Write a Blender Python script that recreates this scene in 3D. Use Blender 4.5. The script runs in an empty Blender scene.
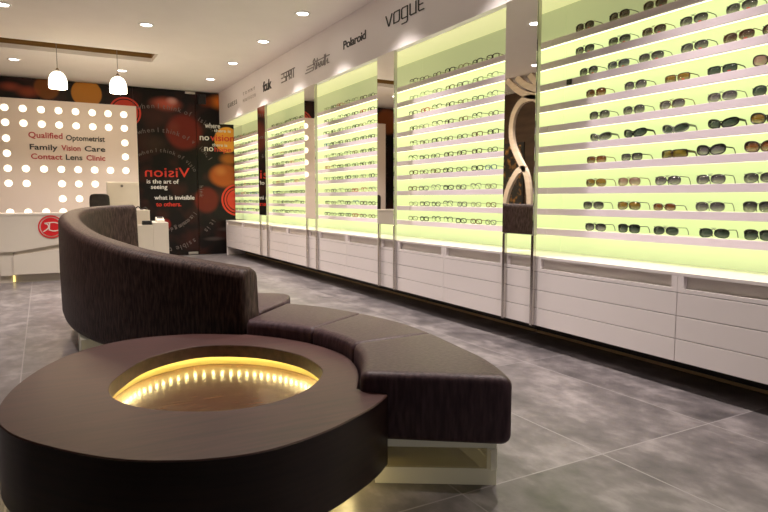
import bpy, bmesh, math, random
from mathutils import Vector, Matrix
random.seed(7)
S = bpy.context.scene
C = S.collection
PI = math.pi

# ------------------------------------------------------------------ materials
def nt(m):
    m.use_nodes = True
    t = m.node_tree
    return t, t.nodes['Principled BSDF']

def mat(name, col, rough=.5, metal=0., spec=.5, emit=None, es=0., sheen=0., coat=0., trans=0., alpha=1.):
    m = bpy.data.materials.new(name)
    t, b = nt(m)
    b.inputs['Base Color'].default_value = (*col, 1)
    b.inputs['Roughness'].default_value = rough
    b.inputs['Metallic'].default_value = metal
    b.inputs['Specular IOR Level'].default_value = spec
    b.inputs['Sheen Weight'].default_value = sheen
    b.inputs['Coat Weight'].default_value = coat
    b.inputs['Transmission Weight'].default_value = trans
    b.inputs['Alpha'].default_value = alpha
    if emit:
        b.inputs['Emission Color'].default_value = (*emit, 1)
        b.inputs['Emission Strength'].default_value = es
    return m

def noisy(m, c1, c2, scale=(8, 8, 8), detail=6, lo=.35, hi=.65, bump=0., bdist=.01, rough=None):
    """colour between c1 and c2 by object-space noise, optional bump and roughness range"""
    t, b = nt(m)
    N = t.nodes.new
    tc = N('ShaderNodeTexCoord'); mp = N('ShaderNodeMapping'); no = N('ShaderNodeTexNoise'); cr = N('ShaderNodeValToRGB')
    mp.inputs['Scale'].default_value = scale
    no.inputs['Scale'].default_value = 1; no.inputs['Detail'].default_value = detail
    cr.color_ramp.elements[0].position = lo; cr.color_ramp.elements[0].color = (*c1, 1)
    cr.color_ramp.elements[1].position = hi; cr.color_ramp.elements[1].color = (*c2, 1)
    L = t.links.new
    L(tc.outputs['Object'], mp.inputs['Vector']); L(mp.outputs['Vector'], no.inputs['Vector'])
    L(no.outputs['Fac'], cr.inputs['Fac']); L(cr.outputs['Color'], b.inputs['Base Color'])
    if bump:
        bp = N('ShaderNodeBump'); bp.inputs['Strength'].default_value = bump; bp.inputs['Distance'].default_value = bdist
        L(no.outputs['Fac'], bp.inputs['Height']); L(bp.outputs['Normal'], b.inputs['Normal'])
    if rough:
        mr = N('ShaderNodeMapRange'); mr.inputs['To Min'].default_value = rough[0]; mr.inputs['To Max'].default_value = rough[1]
        L(no.outputs['Fac'], mr.inputs['Value']); L(mr.outputs['Result'], b.inputs['Roughness'])
    return m

M = {}
M['ceiling'] = noisy(mat('ceiling_paint', (.87, .815, .77), .9), (.86, .805, .76), (.88, .825, .78), (3, 3, 3))
M['white'] = noisy(mat('white_lacquer', (.85, .79, .79), .22), (.84, .78, .78), (.86, .80, .80), (2, 2, 2))
M['fascia'] = noisy(mat('fascia_paint', (.95, .91, .91), .45), (.94, .90, .90), (.96, .92, .92), (2, 2, 2))
M['lip'] = mat('shelf_front', (.84, .73, .81), .5)
M['lime'] = mat('lime_panel', (.50, .54, .28), .35, emit=(.77, .88, .50), es=.40)  # glow put into the panel itself to back up the shelf LEDs
M['limeshelf'] = mat('lime_acrylic', (.50, .54, .28), .3, emit=(.78, .88, .48), es=.40)
M['limedim'] = mat('lime_panel_upper', (.50, .52, .36), .35, emit=(.62, .68, .36), es=.22)  # dimmer copy of the panel glow, above the topmost shelf LED
M['soffit'] = mat('soffit_light', (.6, .6, .35), .4, emit=(.85, .82, .42), es=.42)
M['led'] = mat('led_strip', (1, 1, .6), .4, emit=(1., 1., .68), es=1.8)
M['chrome'] = mat('chrome', (.62, .58, .55), .16, 1.)
M['mirror'] = mat('mirror_glass', (.84, .82, .80), .015, 1.)
M['black'] = mat('black_plastic', (.012, .011, .012), .4)
M['toe'] = noisy(mat('dark_plinth', (.03, .022, .018), .35), (.025, .018, .014), (.04, .03, .024), (1, 30, 8))
M['glint'] = mat('plinth_glint', (.62, .46, .26), .4, .3)
M['niche'] = mat('niche_grey', (.66, .61, .56), .5)
M['text'] = mat('black_lettering', (.03, .028, .03), .5)
M['textg'] = mat('grey_lettering', (.17, .155, .15), .5)
M['texts'] = mat('silver_lettering', (.42, .38, .37), .5)
M['textm'] = mat('pale_grey_lettering', (.30, .275, .27), .5)
M['redtext'] = mat('red_lettering', (.45, .05, .06), .5)
M['bulb'] = mat('downlight_bulb', (1, 1, 1), .5, emit=(1, .96, .90), es=9)
M['ring'] = mat('downlight_ring', (.85, .83, .8), .4)
M['opal'] = mat('opal_glass', (.95, .93, .88), .35, emit=(1, .88, .66), es=5.)
M['cord'] = mat('pendant_cord', (.32, .28, .25), .6)
M['slot'] = noisy(mat('slot_wood', (.26, .14, .04), .45), (.22, .115, .03), (.32, .18, .055), (2, 14, 40))
M['dotpanel'] = mat('light_panel_laminate', (.80, .69, .63), .35)
M['dot'] = mat('backlit_dot', (1, .95, .8), .4, emit=(1, .93, .70), es=1.5)
M['desk'] = noisy(mat('desk_laminate', (.66, .60, .53), .35), (.65, .59, .52), (.67, .61, .54), (2, 2, 2))
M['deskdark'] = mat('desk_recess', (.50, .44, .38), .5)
M['red'] = mat('red_emblem', (.62, .015, .02), .4)
M['offwhite'] = mat('off_white_plastic', (.78, .73, .66), .35)
M['chair'] = noisy(mat('chair_leather', (.02, .015, .014), .45), (.016, .012, .011), (.03, .022, .02), (20, 20, 20))
M['deskled'] = mat('desk_led', (1, .8, .2), .4, emit=(1, .78, .25), es=1.2)
M['warmled'] = mat('warm_led', (1, .8, .3), .4, emit=(1, .86, .40), es=60)
M['underled'] = mat('under_led', (1, .8, .3), .4, emit=(1, .80, .34), es=20)
M['gold'] = mat('gold_lacquer', (.50, .40, .15), .4, .2)
M['steel'] = mat('patch_steel', (.55, .52, .48), .3, .9)
M['orn'] = noisy(mat('bent_beech', (.75, .62, .48), .45), (.72, .58, .44), (.78, .65, .51), (3, 3, 25))
M['walldark'] = noisy(mat('brown_wall', (.07, .035, .02), .6), (.06, .03, .016), (.09, .046, .026), (2, 2, 12))
M['wallpaint'] = noisy(mat('beige_wall', (.5, .44, .38), .8), (.49, .43, .37), (.52, .46, .4), (3, 3, 3))
M['glass'] = mat('clear_glass', (.95, .97, .96), .03, trans=1.)
M['flower'] = noisy(mat('flower_picture', (.2, .08, .01), .3), (.012, .01, .008), (.55, .25, .03), (9, 9, 9), lo=.5, hi=.68)

# frosted acrylic of the plinths
def acrylic(name, col, mix, em):
    m = bpy.data.materials.new(name); t, b = nt(m)
    b.inputs['Base Color'].default_value = (*col, 1); b.inputs['Roughness'].default_value = .35
    b.inputs['Emission Color'].default_value = (*col, 1); b.inputs['Emission Strength'].default_value = em
    tr = t.nodes.new('ShaderNodeBsdfTransparent'); tr.inputs['Color'].default_value = (.92, .90, .80, 1)
    mx = t.nodes.new('ShaderNodeMixShader'); mx.inputs['Fac'].default_value = mix
    out = t.nodes['Material Output']
    t.links.new(tr.outputs[0], mx.inputs[1]); t.links.new(b.outputs[0], mx.inputs[2]); t.links.new(mx.outputs[0], out.inputs['Surface'])
    return m
M['acrylic'] = acrylic('frosted_acrylic', (.60, .56, .46), .70, .06)
M['acrylicclear'] = acrylic('clear_acrylic', (.40, .33, .18), .42, .03)

# upholstery: dark brown woven fabric with streaks running down
def fabric(name, c1, c2, scale, bump, rough, sheen):
    m = mat(name, c1, rough, sheen=sheen)
    noisy(m, c1, c2, scale, 5, .38, .66, bump, .004)
    b = m.node_tree.nodes['Principled BSDF']
    b.inputs['Sheen Tint'].default_value = (.75, .62, .58, 1); b.inputs['Sheen Roughness'].default_value = .4
    return m
M['fabric'] = fabric('brown_fabric', (.022, .010, .009), (.082, .047, .041), (90, 90, 16), .6, .5, 0.)
M['leather'] = fabric('brown_seat_fabric', (.040, .019, .025), (.078, .042, .050), (70, 70, 12), .35, .46, 0.)
M['fabric'].node_tree.nodes['Principled BSDF'].inputs['Specular IOR Level'].default_value = .25
M['leather'].node_tree.nodes['Principled BSDF'].inputs['Specular IOR Level'].default_value = .35
M['wood'] = noisy(mat('wenge_veneer', (.055, .03, .025), .40), (.040, .0135, .0122), (.090, .038, .034), (4, 45, 30), 5, .3, .7, rough=(.40, .52))
M['woodside'] = noisy(mat('wenge_edge', (.03, .016, .013), .35), (.012, .005, .004), (.024, .010, .007), (3, 3, 70), 4, .3, .7)
M['wellfloor'] = noisy(mat('well_floor', (.10, .045, .025), .20), (.085, .036, .02), (.14, .066, .036), (9, 70, 9), 4, .3, .7, rough=(.18, .27))

# slate floor tiles
def floor_mat():
    m = mat('slate_tile', (.3, .28, .28), .3)
    t, b = nt(m); N = t.nodes.new; L = t.links.new
    tc = N('ShaderNodeNewGeometry'); mp = N('ShaderNodeMapping'); mp.inputs['Location'].default_value = (.15, -.42, 0)
    br = N('ShaderNodeTexBrick'); br.offset = 0; br.inputs['Scale'].default_value = 1
    br.inputs['Brick Width'].default_value = .677; br.inputs['Row Height'].default_value = 1.2
    br.inputs['Mortar Size'].default_value = .004; br.inputs['Mortar Smooth'].default_value = .3; br.inputs['Bias'].default_value = 0
    br.inputs['Color1'].default_value = (0, 0, 0, 1); br.inputs['Color2'].default_value = (1, 1, 1, 1); br.inputs['Mortar'].default_value = (.5, .5, .5, 1)
    L(tc.outputs['Position'], mp.inputs['Vector']); L(mp.outputs['Vector'], br.inputs['Vector'])
    n1 = N('ShaderNodeTexNoise'); n1.inputs['Scale'].default_value = 3.2; n1.inputs['Detail'].default_value = 9; n1.inputs['Roughness'].default_value = .62
    n2 = N('ShaderNodeTexNoise'); n2.inputs['Scale'].default_value = 14; n2.inputs['Detail'].default_value = 6
    m2 = N('ShaderNodeMapping'); m2.inputs['Scale'].default_value = (1, .65, 1)
    L(tc.outputs['Position'], m2.inputs['Vector']); L(m2.outputs['Vector'], n1.inputs['Vector']); L(m2.outputs['Vector'], n2.inputs['Vector'])
    # shift the pattern from tile to tile
    va = N('ShaderNodeVectorMath'); va.operation = 'MULTIPLY_ADD'; va.inputs[1].default_value = (3.7, 2.3, 0)
    L(br.outputs['Color'], va.inputs[0]); L(m2.outputs['Vector'], va.inputs[2]); L(va.outputs[0], n1.inputs['Vector'])
    ad = N('ShaderNodeMath'); ad.operation = 'MULTIPLY_ADD'; ad.inputs[1].default_value = .5
    L(n2.outputs['Fac'], ad.inputs[0]); L(n1.outputs['Fac'], ad.inputs[2])
    cr = N('ShaderNodeValToRGB'); e = cr.color_ramp.elements
    e[0].position = .52; e[0].color = (.070, .064, .068, 1); e[1].position = .98; e[1].color = (.29, .262, .270, 1)
    k = e.new(.74); k.color = (.140, .125, .131, 1)
    L(ad.outputs[0], cr.inputs['Fac'])
    mx = N('ShaderNodeMix'); mx.data_type = 'RGBA'; mx.inputs[7].default_value = (.26, .24, .25, 1)
    L(br.outputs['Fac'], mx.inputs[0]); L(cr.outputs['Color'], mx.inputs[6]); L(mx.outputs[2], b.inputs['Base Color'])
    mr = N('ShaderNodeMapRange'); mr.inputs['To Min'].default_value = .22; mr.inputs['To Max'].default_value = .46
    L(n1.outputs['Fac'], mr.inputs['Value']); L(mr.outputs['Result'], b.inputs['Roughness'])
    bp = N('ShaderNodeBump'); bp.inputs['Strength'].default_value = .18; bp.inputs['Distance'].default_value = .01
    L(ad.outputs[0], bp.inputs['Height']); L(bp.outputs['Normal'], b.inputs['Normal'])
    return m
M['floor'] = floor_mat()

# printed mural film: out-of-focus discs on a dark ground, in world metres (x, z)
def mural_mat():
    m = mat('mural_film', (.01, .008, .008), .3, spec=.18)
    t, b = nt(m); N = t.nodes.new; L = t.links.new
    tc = N('ShaderNodeNewGeometry'); sp = N('ShaderNodeSeparateXYZ'); L(tc.outputs['Position'], sp.inputs[0])
    cb = N('ShaderNodeCombineXYZ'); L(sp.outputs['X'], cb.inputs['X']); L(sp.outputs['Z'], cb.inputs['Y'])
    no = N('ShaderNodeTexNoise'); no.inputs['Scale'].default_value = 2.3; no.inputs['Detail'].default_value = 2
    L(cb.outputs[0], no.inputs['Vector'])
    cr = N('ShaderNodeValToRGB'); e = cr.color_ramp.elements
    e[0].position = .48; e[0].color = (.010, .008, .008, 1); e[1].position = .75; e[1].color = (.055, .018, .014, 1)
    L(no.outputs['Fac'], cr.inputs['Fac']); col = cr.outputs['Color']
    discs = [  # x, z, rx, rz, softness, colour, weight
        (.705, 2.70, .235, .235, .10, (.52, .21, .03), .95), (.14, 2.74, .20, .20, .25, (.26, .08, .012), .7),
        (-.12, 2.66, .22, .12, .8, (.34, .06, .02), .7), (-.35, 2.72, .22, .1, .9, (.30, .06, .03), .8),
        (-.9, 2.6, .3, .3, .3, (.3, .08, .02), .7), (-1.5, 2.3, .4, .4, .3, (.35, .1, .02), .7),
        (1.93, 2.62, .34, .16, .9, (.50, .10, .06), .95), (2.03, 2.68, .13, .09, .9, (.60, .30, .26), .9),
        (2.22, 2.16, .36, .36, .35, (.17, .022, .014), .9), (2.05, 2.25, .15, .15, .9, (.20, .05, .03), .5),
        (2.97, 2.06, .235, .235, .06, (.85, .36, .05), 1.), (2.92, 1.42, .34, .25, .4, (.42, .10, .018), .95),
        (2.84, 1.50, .16, .12, .9, (.55, .20, .05), .7), (2.58, .98, .25, .27, .35, (.14, .02, .012), .9),
        (3.02, 1.72, .25, .14, .7, (.42, .13, .02), .9), (2.95, 2.72, .40, .18, .8, (.85, .24, .03), .95),
        (2.62, 2.70, .18, .12, .9, (.24, .045, .012), .8), (1.86, .56, .11, .12, .5, (.24, .015, .012), .9),
        (1.72, 1.95, .3, .2, .9, (.07, .04, .025), .5), (1.75, 2.40, .4, .3, .9, (.05, .02, .015), .6),
        (3.0, .45, .3, .06, .8, (.10, .08, .075), .6), (2.7, .28, .25, .05, .8, (.09, .07, .065), .6)]
    for (x, z, rx, rz, so, c, w) in discs:
        mp = N('ShaderNodeMapping'); mp.inputs['Location'].default_value = (-x / rx, -z / rz, 0); mp.inputs['Scale'].default_value = (1 / rx, 1 / rz, 1)
        L(cb.outputs[0], mp.inputs['Vector'])
        ln = N('ShaderNodeVectorMath'); ln.operation = 'LENGTH'; L(mp.outputs[0], ln.inputs[0])
        mr = N('ShaderNodeMapRange'); mr.interpolation_type = 'SMOOTHSTEP'
        mr.inputs['From Min'].default_value = 1.; mr.inputs['From Max'].default_value = 1 - so
        mr.inputs['To Min'].default_value = 0; mr.inputs['To Max'].default_value = w
        L(ln.outputs['Value'], mr.inputs['Value'])
        mx = N('ShaderNodeMix'); mx.data_type = 'RGBA'; mx.inputs[7].default_value = (*c, 1)
        L(mr.outputs['Result'], mx.inputs[0]); L(col, mx.inputs[6]); col = mx.outputs[2]
    L(col, b.inputs['Base Color'])
    return m
M['mural'] = mural_mat()
M['mwhite'] = mat('mural_white_print', (.80, .78, .76), .3)
M['mred'] = mat('mural_red_print', (.66, .035, .018), .3)
M['mgrey'] = mat('mural_grey_print', (.15, .12, .11), .3)
M['mdisc'] = mat('mural_red_disc', (.62, .035, .012), .3)
M['mdark'] = mat('mural_dark_ring', (.06, .008, .006), .3)

# ------------------------------------------------------------------ mesh helpers
def bx(bm, x0, x1, y0, y1, z0, z1, bev=0.):
    vs = [bm.verts.new(p) for p in ((x0, y0, z0), (x1, y0, z0), (x1, y1, z0), (x0, y1, z0), (x0, y0, z1), (x1, y0, z1), (x1, y1, z1), (x0, y1, z1))]
    fs = [bm.faces.new([vs[i] for i in q]) for q in ((3, 2, 1, 0), (4, 5, 6, 7), (0, 1, 5, 4), (1, 2, 6, 5), (2, 3, 7, 6), (3, 0, 4, 7))]
    if bev:
        es = list({e for f in fs for e in f.edges})
        bmesh.ops.bevel(bm, geom=es, offset=bev, segments=2, profile=.5, affect='EDGES')
    return bm

def box(*a, **k):
    return bx(bmesh.new(), *a, **k)

def loft(bm, rings, closed_ring=True, cap0=False, cap1=False, closed_path=False):
    vr = [[bm.verts.new(p) for p in r] for r in rings]
    n = len(vr[0]); m = len(vr)
    for i in range(m if closed_path else m - 1):
        a, b = vr[i], vr[(i + 1) % m]
        for j in range(n if closed_ring else n - 1):
            k = (j + 1) % n
            bm.faces.new((a[j], a[k], b[k], b[j]))
    if cap0: bm.faces.new(vr[0][::-1])
    if cap1: bm.faces.new(vr[-1])
    return vr

def tube(bm, pts, r, n=8, closed=False, caps=True):
    pts = [Vector(p) for p in pts]; m = len(pts); rings = []
    prev = None
    for i in range(m):
        if closed: d = pts[(i + 1) % m] - pts[i - 1]
        else: d = pts[min(i + 1, m - 1)] - pts[max(i - 1, 0)]
        d.normalize()
        if prev is None:
            ref = Vector((0, 0, 1)) if abs(d.z) < .9 else Vector((1, 0, 0))
            u = d.cross(ref).normalized()
        else:
            u = (prev - d * prev.dot(d)).normalized()
        prev = u; w = d.cross(u)
        rr = r[i] if isinstance(r, (list, tuple)) else r
        rings.append([pts[i] + (u * math.cos(2 * PI * k / n) + w * math.sin(2 * PI * k / n)) * rr for k in range(n)])
    loft(bm, rings, True, caps and not closed, caps and not closed, closed)
    return bm

def prism(bm, poly, axis, d0, d1):
    """extrude a 2-D outline; axis 'z': (x,y), 'y': (x,z), 'x': (y,z)"""
    def P(p, d):
        return {'z': (p[0], p[1], d), 'y': (p[0], d, p[1]), 'x': (d, p[0], p[1])}[axis]
    a = [bm.verts.new(P(p, d0)) for p in poly]; b = [bm.verts.new(P(p, d1)) for p in poly]
    n = len(poly)
    bm.faces.new(a[::-1]); bm.faces.new(b)
    for i in range(n):
        bm.faces.new((a[i], a[(i + 1) % n], b[(i + 1) % n], b[i]))
    bmesh.ops.recalc_face_normals(bm, faces=bm.faces)
    return bm

def lathe(bm, prof, cx, cy, n=24, cap0=False, cap1=False):
    loft(bm, [[(cx + r * math.cos(2 * PI * k / n), cy + r * math.sin(2 * PI * k / n), z) for k in range(n)] for r, z in prof], True, cap0, cap1)
    return bm

def disc(bm, cx, cz, r, y0, y1, n=28, hole=0.):
    """disc or ring facing -Y in the x,z plane"""
    if not hole:
        return prism(bm, [(cx + r * math.cos(2 * PI * k / n), cz + r * math.sin(2 * PI * k / n)) for k in range(n)], 'y', y0, y1)
    def R(rr, y): return [(cx + rr * math.cos(2 * PI * k / n), y, cz + rr * math.sin(2 * PI * k / n)) for k in range(n)]
    loft(bm, [R(r, y0), R(r, y1), R(hole, y1), R(hole, y0)], True, closed_path=True)
    bmesh.ops.recalc_face_normals(bm, faces=bm.faces)
    return bm

def origin_of(o):
    v = Vector(o.location)
    while o.parent:
        o = o.parent; v += Vector(o.location)
    return v

def obj(name, bm, m, parent=None, smooth=False, angle=None, local=False):
    """link ONE mesh object. With a parent the world-space vertices become thing-space; without one the origin goes to its base."""
    me = bpy.data.meshes.new(name)
    if isinstance(bm, bpy.types.Mesh):
        bpy.data.meshes.remove(me); me = bm; me.name = name
    else:
        bmesh.ops.recalc_face_normals(bm, faces=bm.faces)
        bm.to_mesh(me); bm.free()
    o = bpy.data.objects.new(name, me); C.objects.link(o)
    me.materials.clear(); me.materials.append(m)
    if smooth:
        for p in me.polygons: p.use_smooth = True
        me.set_sharp_from_angle(angle=math.radians(angle or 40))
    if parent:
        if not local:
            me.transform(Matrix.Translation(-origin_of(parent)))
        o.parent = parent
    elif not local:
        xs = [v.co for v in me.vertices]
        c = Vector(((min(v.x for v in xs) + max(v.x for v in xs)) / 2, (min(v.y for v in xs) + max(v.y for v in xs)) / 2, min(v.z for v in xs)))
        me.transform(Matrix.Translation(-c)); o.location = c
    return o

def tag(o, label, cat, group=None):
    o['label'] = label; o['category'] = cat
    if group: o['group'] = group
    return o

def thing(name, label, cat, loc, group=None):
    o = bpy.data.objects.new(name, None); C.objects.link(o)
    o.empty_display_size = .1; o.location = loc
    return tag(o, label, cat, group)

def struct(name, bm, m, parent=None, smooth=False):
    o = obj(name, bm, m, parent, smooth)
    if not parent: o['kind'] = 'structure'
    return o

def spline(pts, n=8, closed=False):
    P = [Vector(p) for p in pts]; out = []; m = len(P)
    for i in range(m if closed else m - 1):
        if closed: p0, p1, p2, p3 = P[i - 1], P[i], P[(i + 1) % m], P[(i + 2) % m]
        else: p0, p1, p2, p3 = P[max(i - 1, 0)], P[i], P[i + 1], P[min(i + 2, m - 1)]
        for k in range(n):
            t = k / n
            out.append(.5 * ((2 * p1) + (p2 - p0) * t + (2 * p0 - 5 * p1 + 4 * p2 - p3) * t * t + (3 * p1 - p0 - 3 * p2 + p3) * t ** 3))
    if not closed: out.append(P[-1])
    return out

def resample(pts, n):
    P = [Vector(p) for p in pts]; d = [0]
    for a, b in zip(P, P[1:]): d.append(d[-1] + (b - a).length)
    out = []; j = 0
    for k in range(n):
        s = d[-1] * k / (n - 1)
        while j < len(P) - 2 and d[j + 1] < s: j += 1
        t = (s - d[j]) / max(d[j + 1] - d[j], 1e-9)
        out.append(P[j].lerp(P[j + 1], min(max(t, 0), 1)))
    return out

# lettering ---------------------------------------------------------------
def text_mesh(body, size=1., extrude=.002, bold=0., spacing=1., mirror=False):
    cu = bpy.data.curves.new('lettering', 'FONT')
    cu.body = body; cu.size = size; cu.extrude = extrude; cu.offset = bold; cu.space_character = spacing; cu.resolution_u = 3
    o = bpy.data.objects.new('lettering_source', cu); C.objects.link(o)
    dg = bpy.context.evaluated_depsgraph_get()
    me = bpy.data.meshes.new_from_object(o.evaluated_get(dg))
    bpy.data.objects.remove(o); bpy.data.curves.remove(cu)
    if mirror:
        me.transform(Matrix.Scale(-1, 4, (1, 0, 0))); me.flip_normals()
    return me

def bounds(me):
    xs = [v.co.x for v in me.vertices]; ys = [v.co.y for v in me.vertices]
    return min(xs), max(xs), min(ys), max(ys)

BACK = Matrix(((1, 0, 0, 0), (0, 0, -1, 0), (0, 1, 0, 0), (0, 0, 0, 1)))     # text x->X, y->Z, faces -Y
RIGHT = Matrix(((0, 0, -1, 0), (-1, 0, 0, 0), (0, 1, 0, 0), (0, 0, 0, 1)))   # text x->-Y, y->Z, faces -X

def fit(me, w=None, h=None):
    x0, x1, y0, y1 = bounds(me)
    sx = w / (x1 - x0) if w else 1; sy = h / (y1 - y0) if h else (sx if w else 1)
    if not w: sx = sy
    me.transform(Matrix.Diagonal((sx, sy, 1, 1)) @ Matrix.Translation((-x0, -y0, 0)))
    return me

def merge(meshes):
    bm = bmesh.new()
    for me in meshes:
        bm.from_mesh(me); bpy.data.meshes.remove(me)
    return bm

def back_text(body, x, z, w, y, h=None, bold=0., spacing=1., mirror=False):
    """text fitted to width w, lower left corner at (x, z) on a plane facing -Y"""
    me = fit(text_mesh(body, 1, .003, bold, spacing, mirror), w, h)
    me.transform(Matrix.Translation((x, y, z)) @ BACK)
    return me

def stroke(bm, pts, t, d):
    """a flat pen stroke of width t through 2-D points, thickness d (text space)"""
    for (a, b) in zip(pts, pts[1:]):
        a = Vector(a); b = Vector(b); u = (b - a).normalized(); n = Vector((-u.y, u.x)) * t / 2; a = a - u * t / 2; b = b + u * t / 2
        q = [a + n, a - n, b - n, b + n]
        lo = [bm.verts.new((p.x, p.y, 0)) for p in q]; hi = [bm.verts.new((p.x, p.y, d)) for p in q]
        bm.faces.new(lo[::-1]); bm.faces.new(hi)
        for i in range(4): bm.faces.new((lo[i], lo[(i + 1) % 4], hi[(i + 1) % 4], hi[i]))

def stroke_text(strokes, t):
    bm = bmesh.new()
    for s in strokes: stroke(bm, s, t, .006)
    bmesh.ops.recalc_face_normals(bm, faces=bm.faces)
    me = bpy.data.meshes.new('lettering'); bm.to_mesh(me); bm.free()
    return me

# ------------------------------------------------------------------ room shell
CEIL = 2.88
XW, YB, XL, YF = 3.30, 11.27, -1.8, -2.6
struct('floor', box(XL - .1, XW + .1, YF - .1, YB + .1, -.1, 0), M['floor'])
sx0, sx1, sy0, sy1 = -1.7, 1.41, 8.62, 9.16
bm = bmesh.new()
for q in ((XL - .1, XW + .1, YF - .1, sy0), (XL - .1, XW + .1, sy1, YB + .1), (XL - .1, sx0, sy0, sy1), (sx1, XW + .1, sy0, sy1)):
    bx(bm, *q, CEIL, CEIL + .055)
struct('ceiling', bm, M['ceiling'])
bm = bmesh.new()   # timber-lined recess above the ceiling board
e = .05
bx(bm, sx0 - e, sx1 + e, sy0 - e, sy0, CEIL + .055, CEIL + .33); bx(bm, sx0 - e, sx1 + e, sy1, sy1 + e, CEIL + .055, CEIL + .33)
bx(bm, sx0 - e, sx0, sy0, sy1, CEIL + .055, CEIL + .33); bx(bm, sx1, sx1 + e, sy0, sy1, CEIL + .055, CEIL + .33)
bx(bm, sx0 - e, sx1 + e, sy0 - e, sy1 + e, CEIL + .33, CEIL + .36)
struct('trim_1', bm, M['slot'])
struct('wall_back', box(XL - .1, XW + .1, YB, YB + .1, 0, CEIL), M['walldark'])
struct('wall_right', box(XW, XW + .1, YF, YB, 0, CEIL), M['wallpaint'])
struct('wall_left', box(XL - .1, XL, YF, YB, 0, CEIL), M['walldark'])
# shopfront added behind the camera for soft fill: jambs, header, open frame
bm = box(XL, -1.3, YF - .1, YF, 0, CEIL); bx(bm, 2.6, XW, YF - .1, YF, 0, CEIL); bx(bm, -1.3, 2.6, YF - .1, YF, 2.6, CEIL)
struct('wall_front', bm, M['wallpaint'])
w = struct('fill_window_1', (lambda b: (bx(b, -1.3, -1.24, YF - .08, YF - .02, 0, 2.6), bx(b, 2.54, 2.6, YF - .08, YF - .02, 0, 2.6), bx(b, -1.24, 2.54, YF - .08, YF - .02, 2.54, 2.6), bx(b, -1.24, 2.54, YF - .08, YF - .02, 0, .06))[0])(bmesh.new()), M['steel'])

# ------------------------------------------------------------------ downlights
LAMP = 150
def downlight(x, y, label, power=LAMP, spread=97):
    t = thing('downlight', label, 'ceiling light', (x, y, CEIL), 'recessed ceiling downlights')
    obj('trim_ring', lathe(bmesh.new(), [(.058, CEIL - .001), (.058, CEIL - .008), (.078, CEIL - .008), (.084, CEIL - .001)], x, y, 28), M['ring'], t, True)
    obj('bulb', lathe(bmesh.new(), [(.057, CEIL - .004), (.03, CEIL - .006), (.001, CEIL - .007)], x, y, 24, True, True), M['bulb'], t, True)
    ld = bpy.data.lights.new('lamp', 'SPOT'); ld.energy = power; ld.color = (1, .89, .82); ld.spot_size = math.radians(spread); ld.spot_blend = 1.0; ld.shadow_soft_size = .05
    lo = bpy.data.objects.new('lamp', ld); C.objects.link(lo); lo.parent = t; lo.location = (0, 0, -.03)
    return t
downlight(2.4, .8, 'added round downlight above the near end of the display wall, out of frame', 90)  # lamp added out of frame to brighten the right-hand drawers
for y, s in ((2.05, 'above the brown bench end'), (3.4, 'above the narrow mirror nearest the viewer'), (4.72, 'over the second display bay')):
    downlight(2.4, y, 'round white recessed downlight %s, out of frame overhead' % s)
for y, s in ((6.03, 'nearest the viewer'), (7.30, 'second from the viewer'), (8.65, 'third from the viewer'), (9.96, 'farthest away near the mural')):
    downlight(2.4, y, 'round downlight in the row along the display wall, %s' % s)
downlight(1.07, 7.23, 'round downlight in the open ceiling left of the wall row, in front of the slot')
downlight(1.11, 9.94, 'round downlight behind the right pendant, between slot and back mural')
downlight(-.255, 7.17, 'round downlight cut by the top left corner of the photo')
downlight(-.25, 9.85, 'round downlight at far left behind the ceiling slot')
for x, y, s in ((.95, 5.15, 'above the curved sofa'), (-.5, 6.7, 'left of the curved sofa'), (-.5, 4.4, 'over the aisle left of the sofa'), (.95, 3.1, 'above the round table')):
    downlight(x, y, 'round white recessed downlight %s, out of frame overhead' % s)

# ------------------------------------------------------------------ pendants
for x, s in ((.238, 'left one of the pair'), (.938, 'right one of the pair, beside the mural')):
    y = 8.88
    t = thing('pendant_lamp', 'lit white dome pendant under the ceiling slot, %s' % s, 'pendant lamp', (x, y, 2.37), 'dome pendants over the desk')
    obj('lamp_shade', lathe(bmesh.new(), [(.098, 2.384), (.104, 2.386), (.107, 2.43), (.103, 2.49), (.089, 2.537), (.064, 2.572), (.034, 2.590), (.02, 2.594)], x, y, 32, False, True), M['opal'], t, True, 60)
    obj('cap', lathe(bmesh.new(), [(.022, 2.593), (.022, 2.61), (.012, 2.63), (.004, 2.635)], x, y, 16, True, True), M['chrome'], t, True)
    obj('cord', tube(bmesh.new(), [(x, y, 2.63), (x, y, CEIL + .33)], .004), M['cord'], t)
    ld = bpy.data.lights.new('bulb', 'POINT'); ld.energy = 16; ld.color = (1, .74, .45); ld.shadow_soft_size = .06
    lo = bpy.data.objects.new('bulb', ld); C.objects.link(lo); lo.parent = t; lo.location = (0, 0, -.02)

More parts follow.
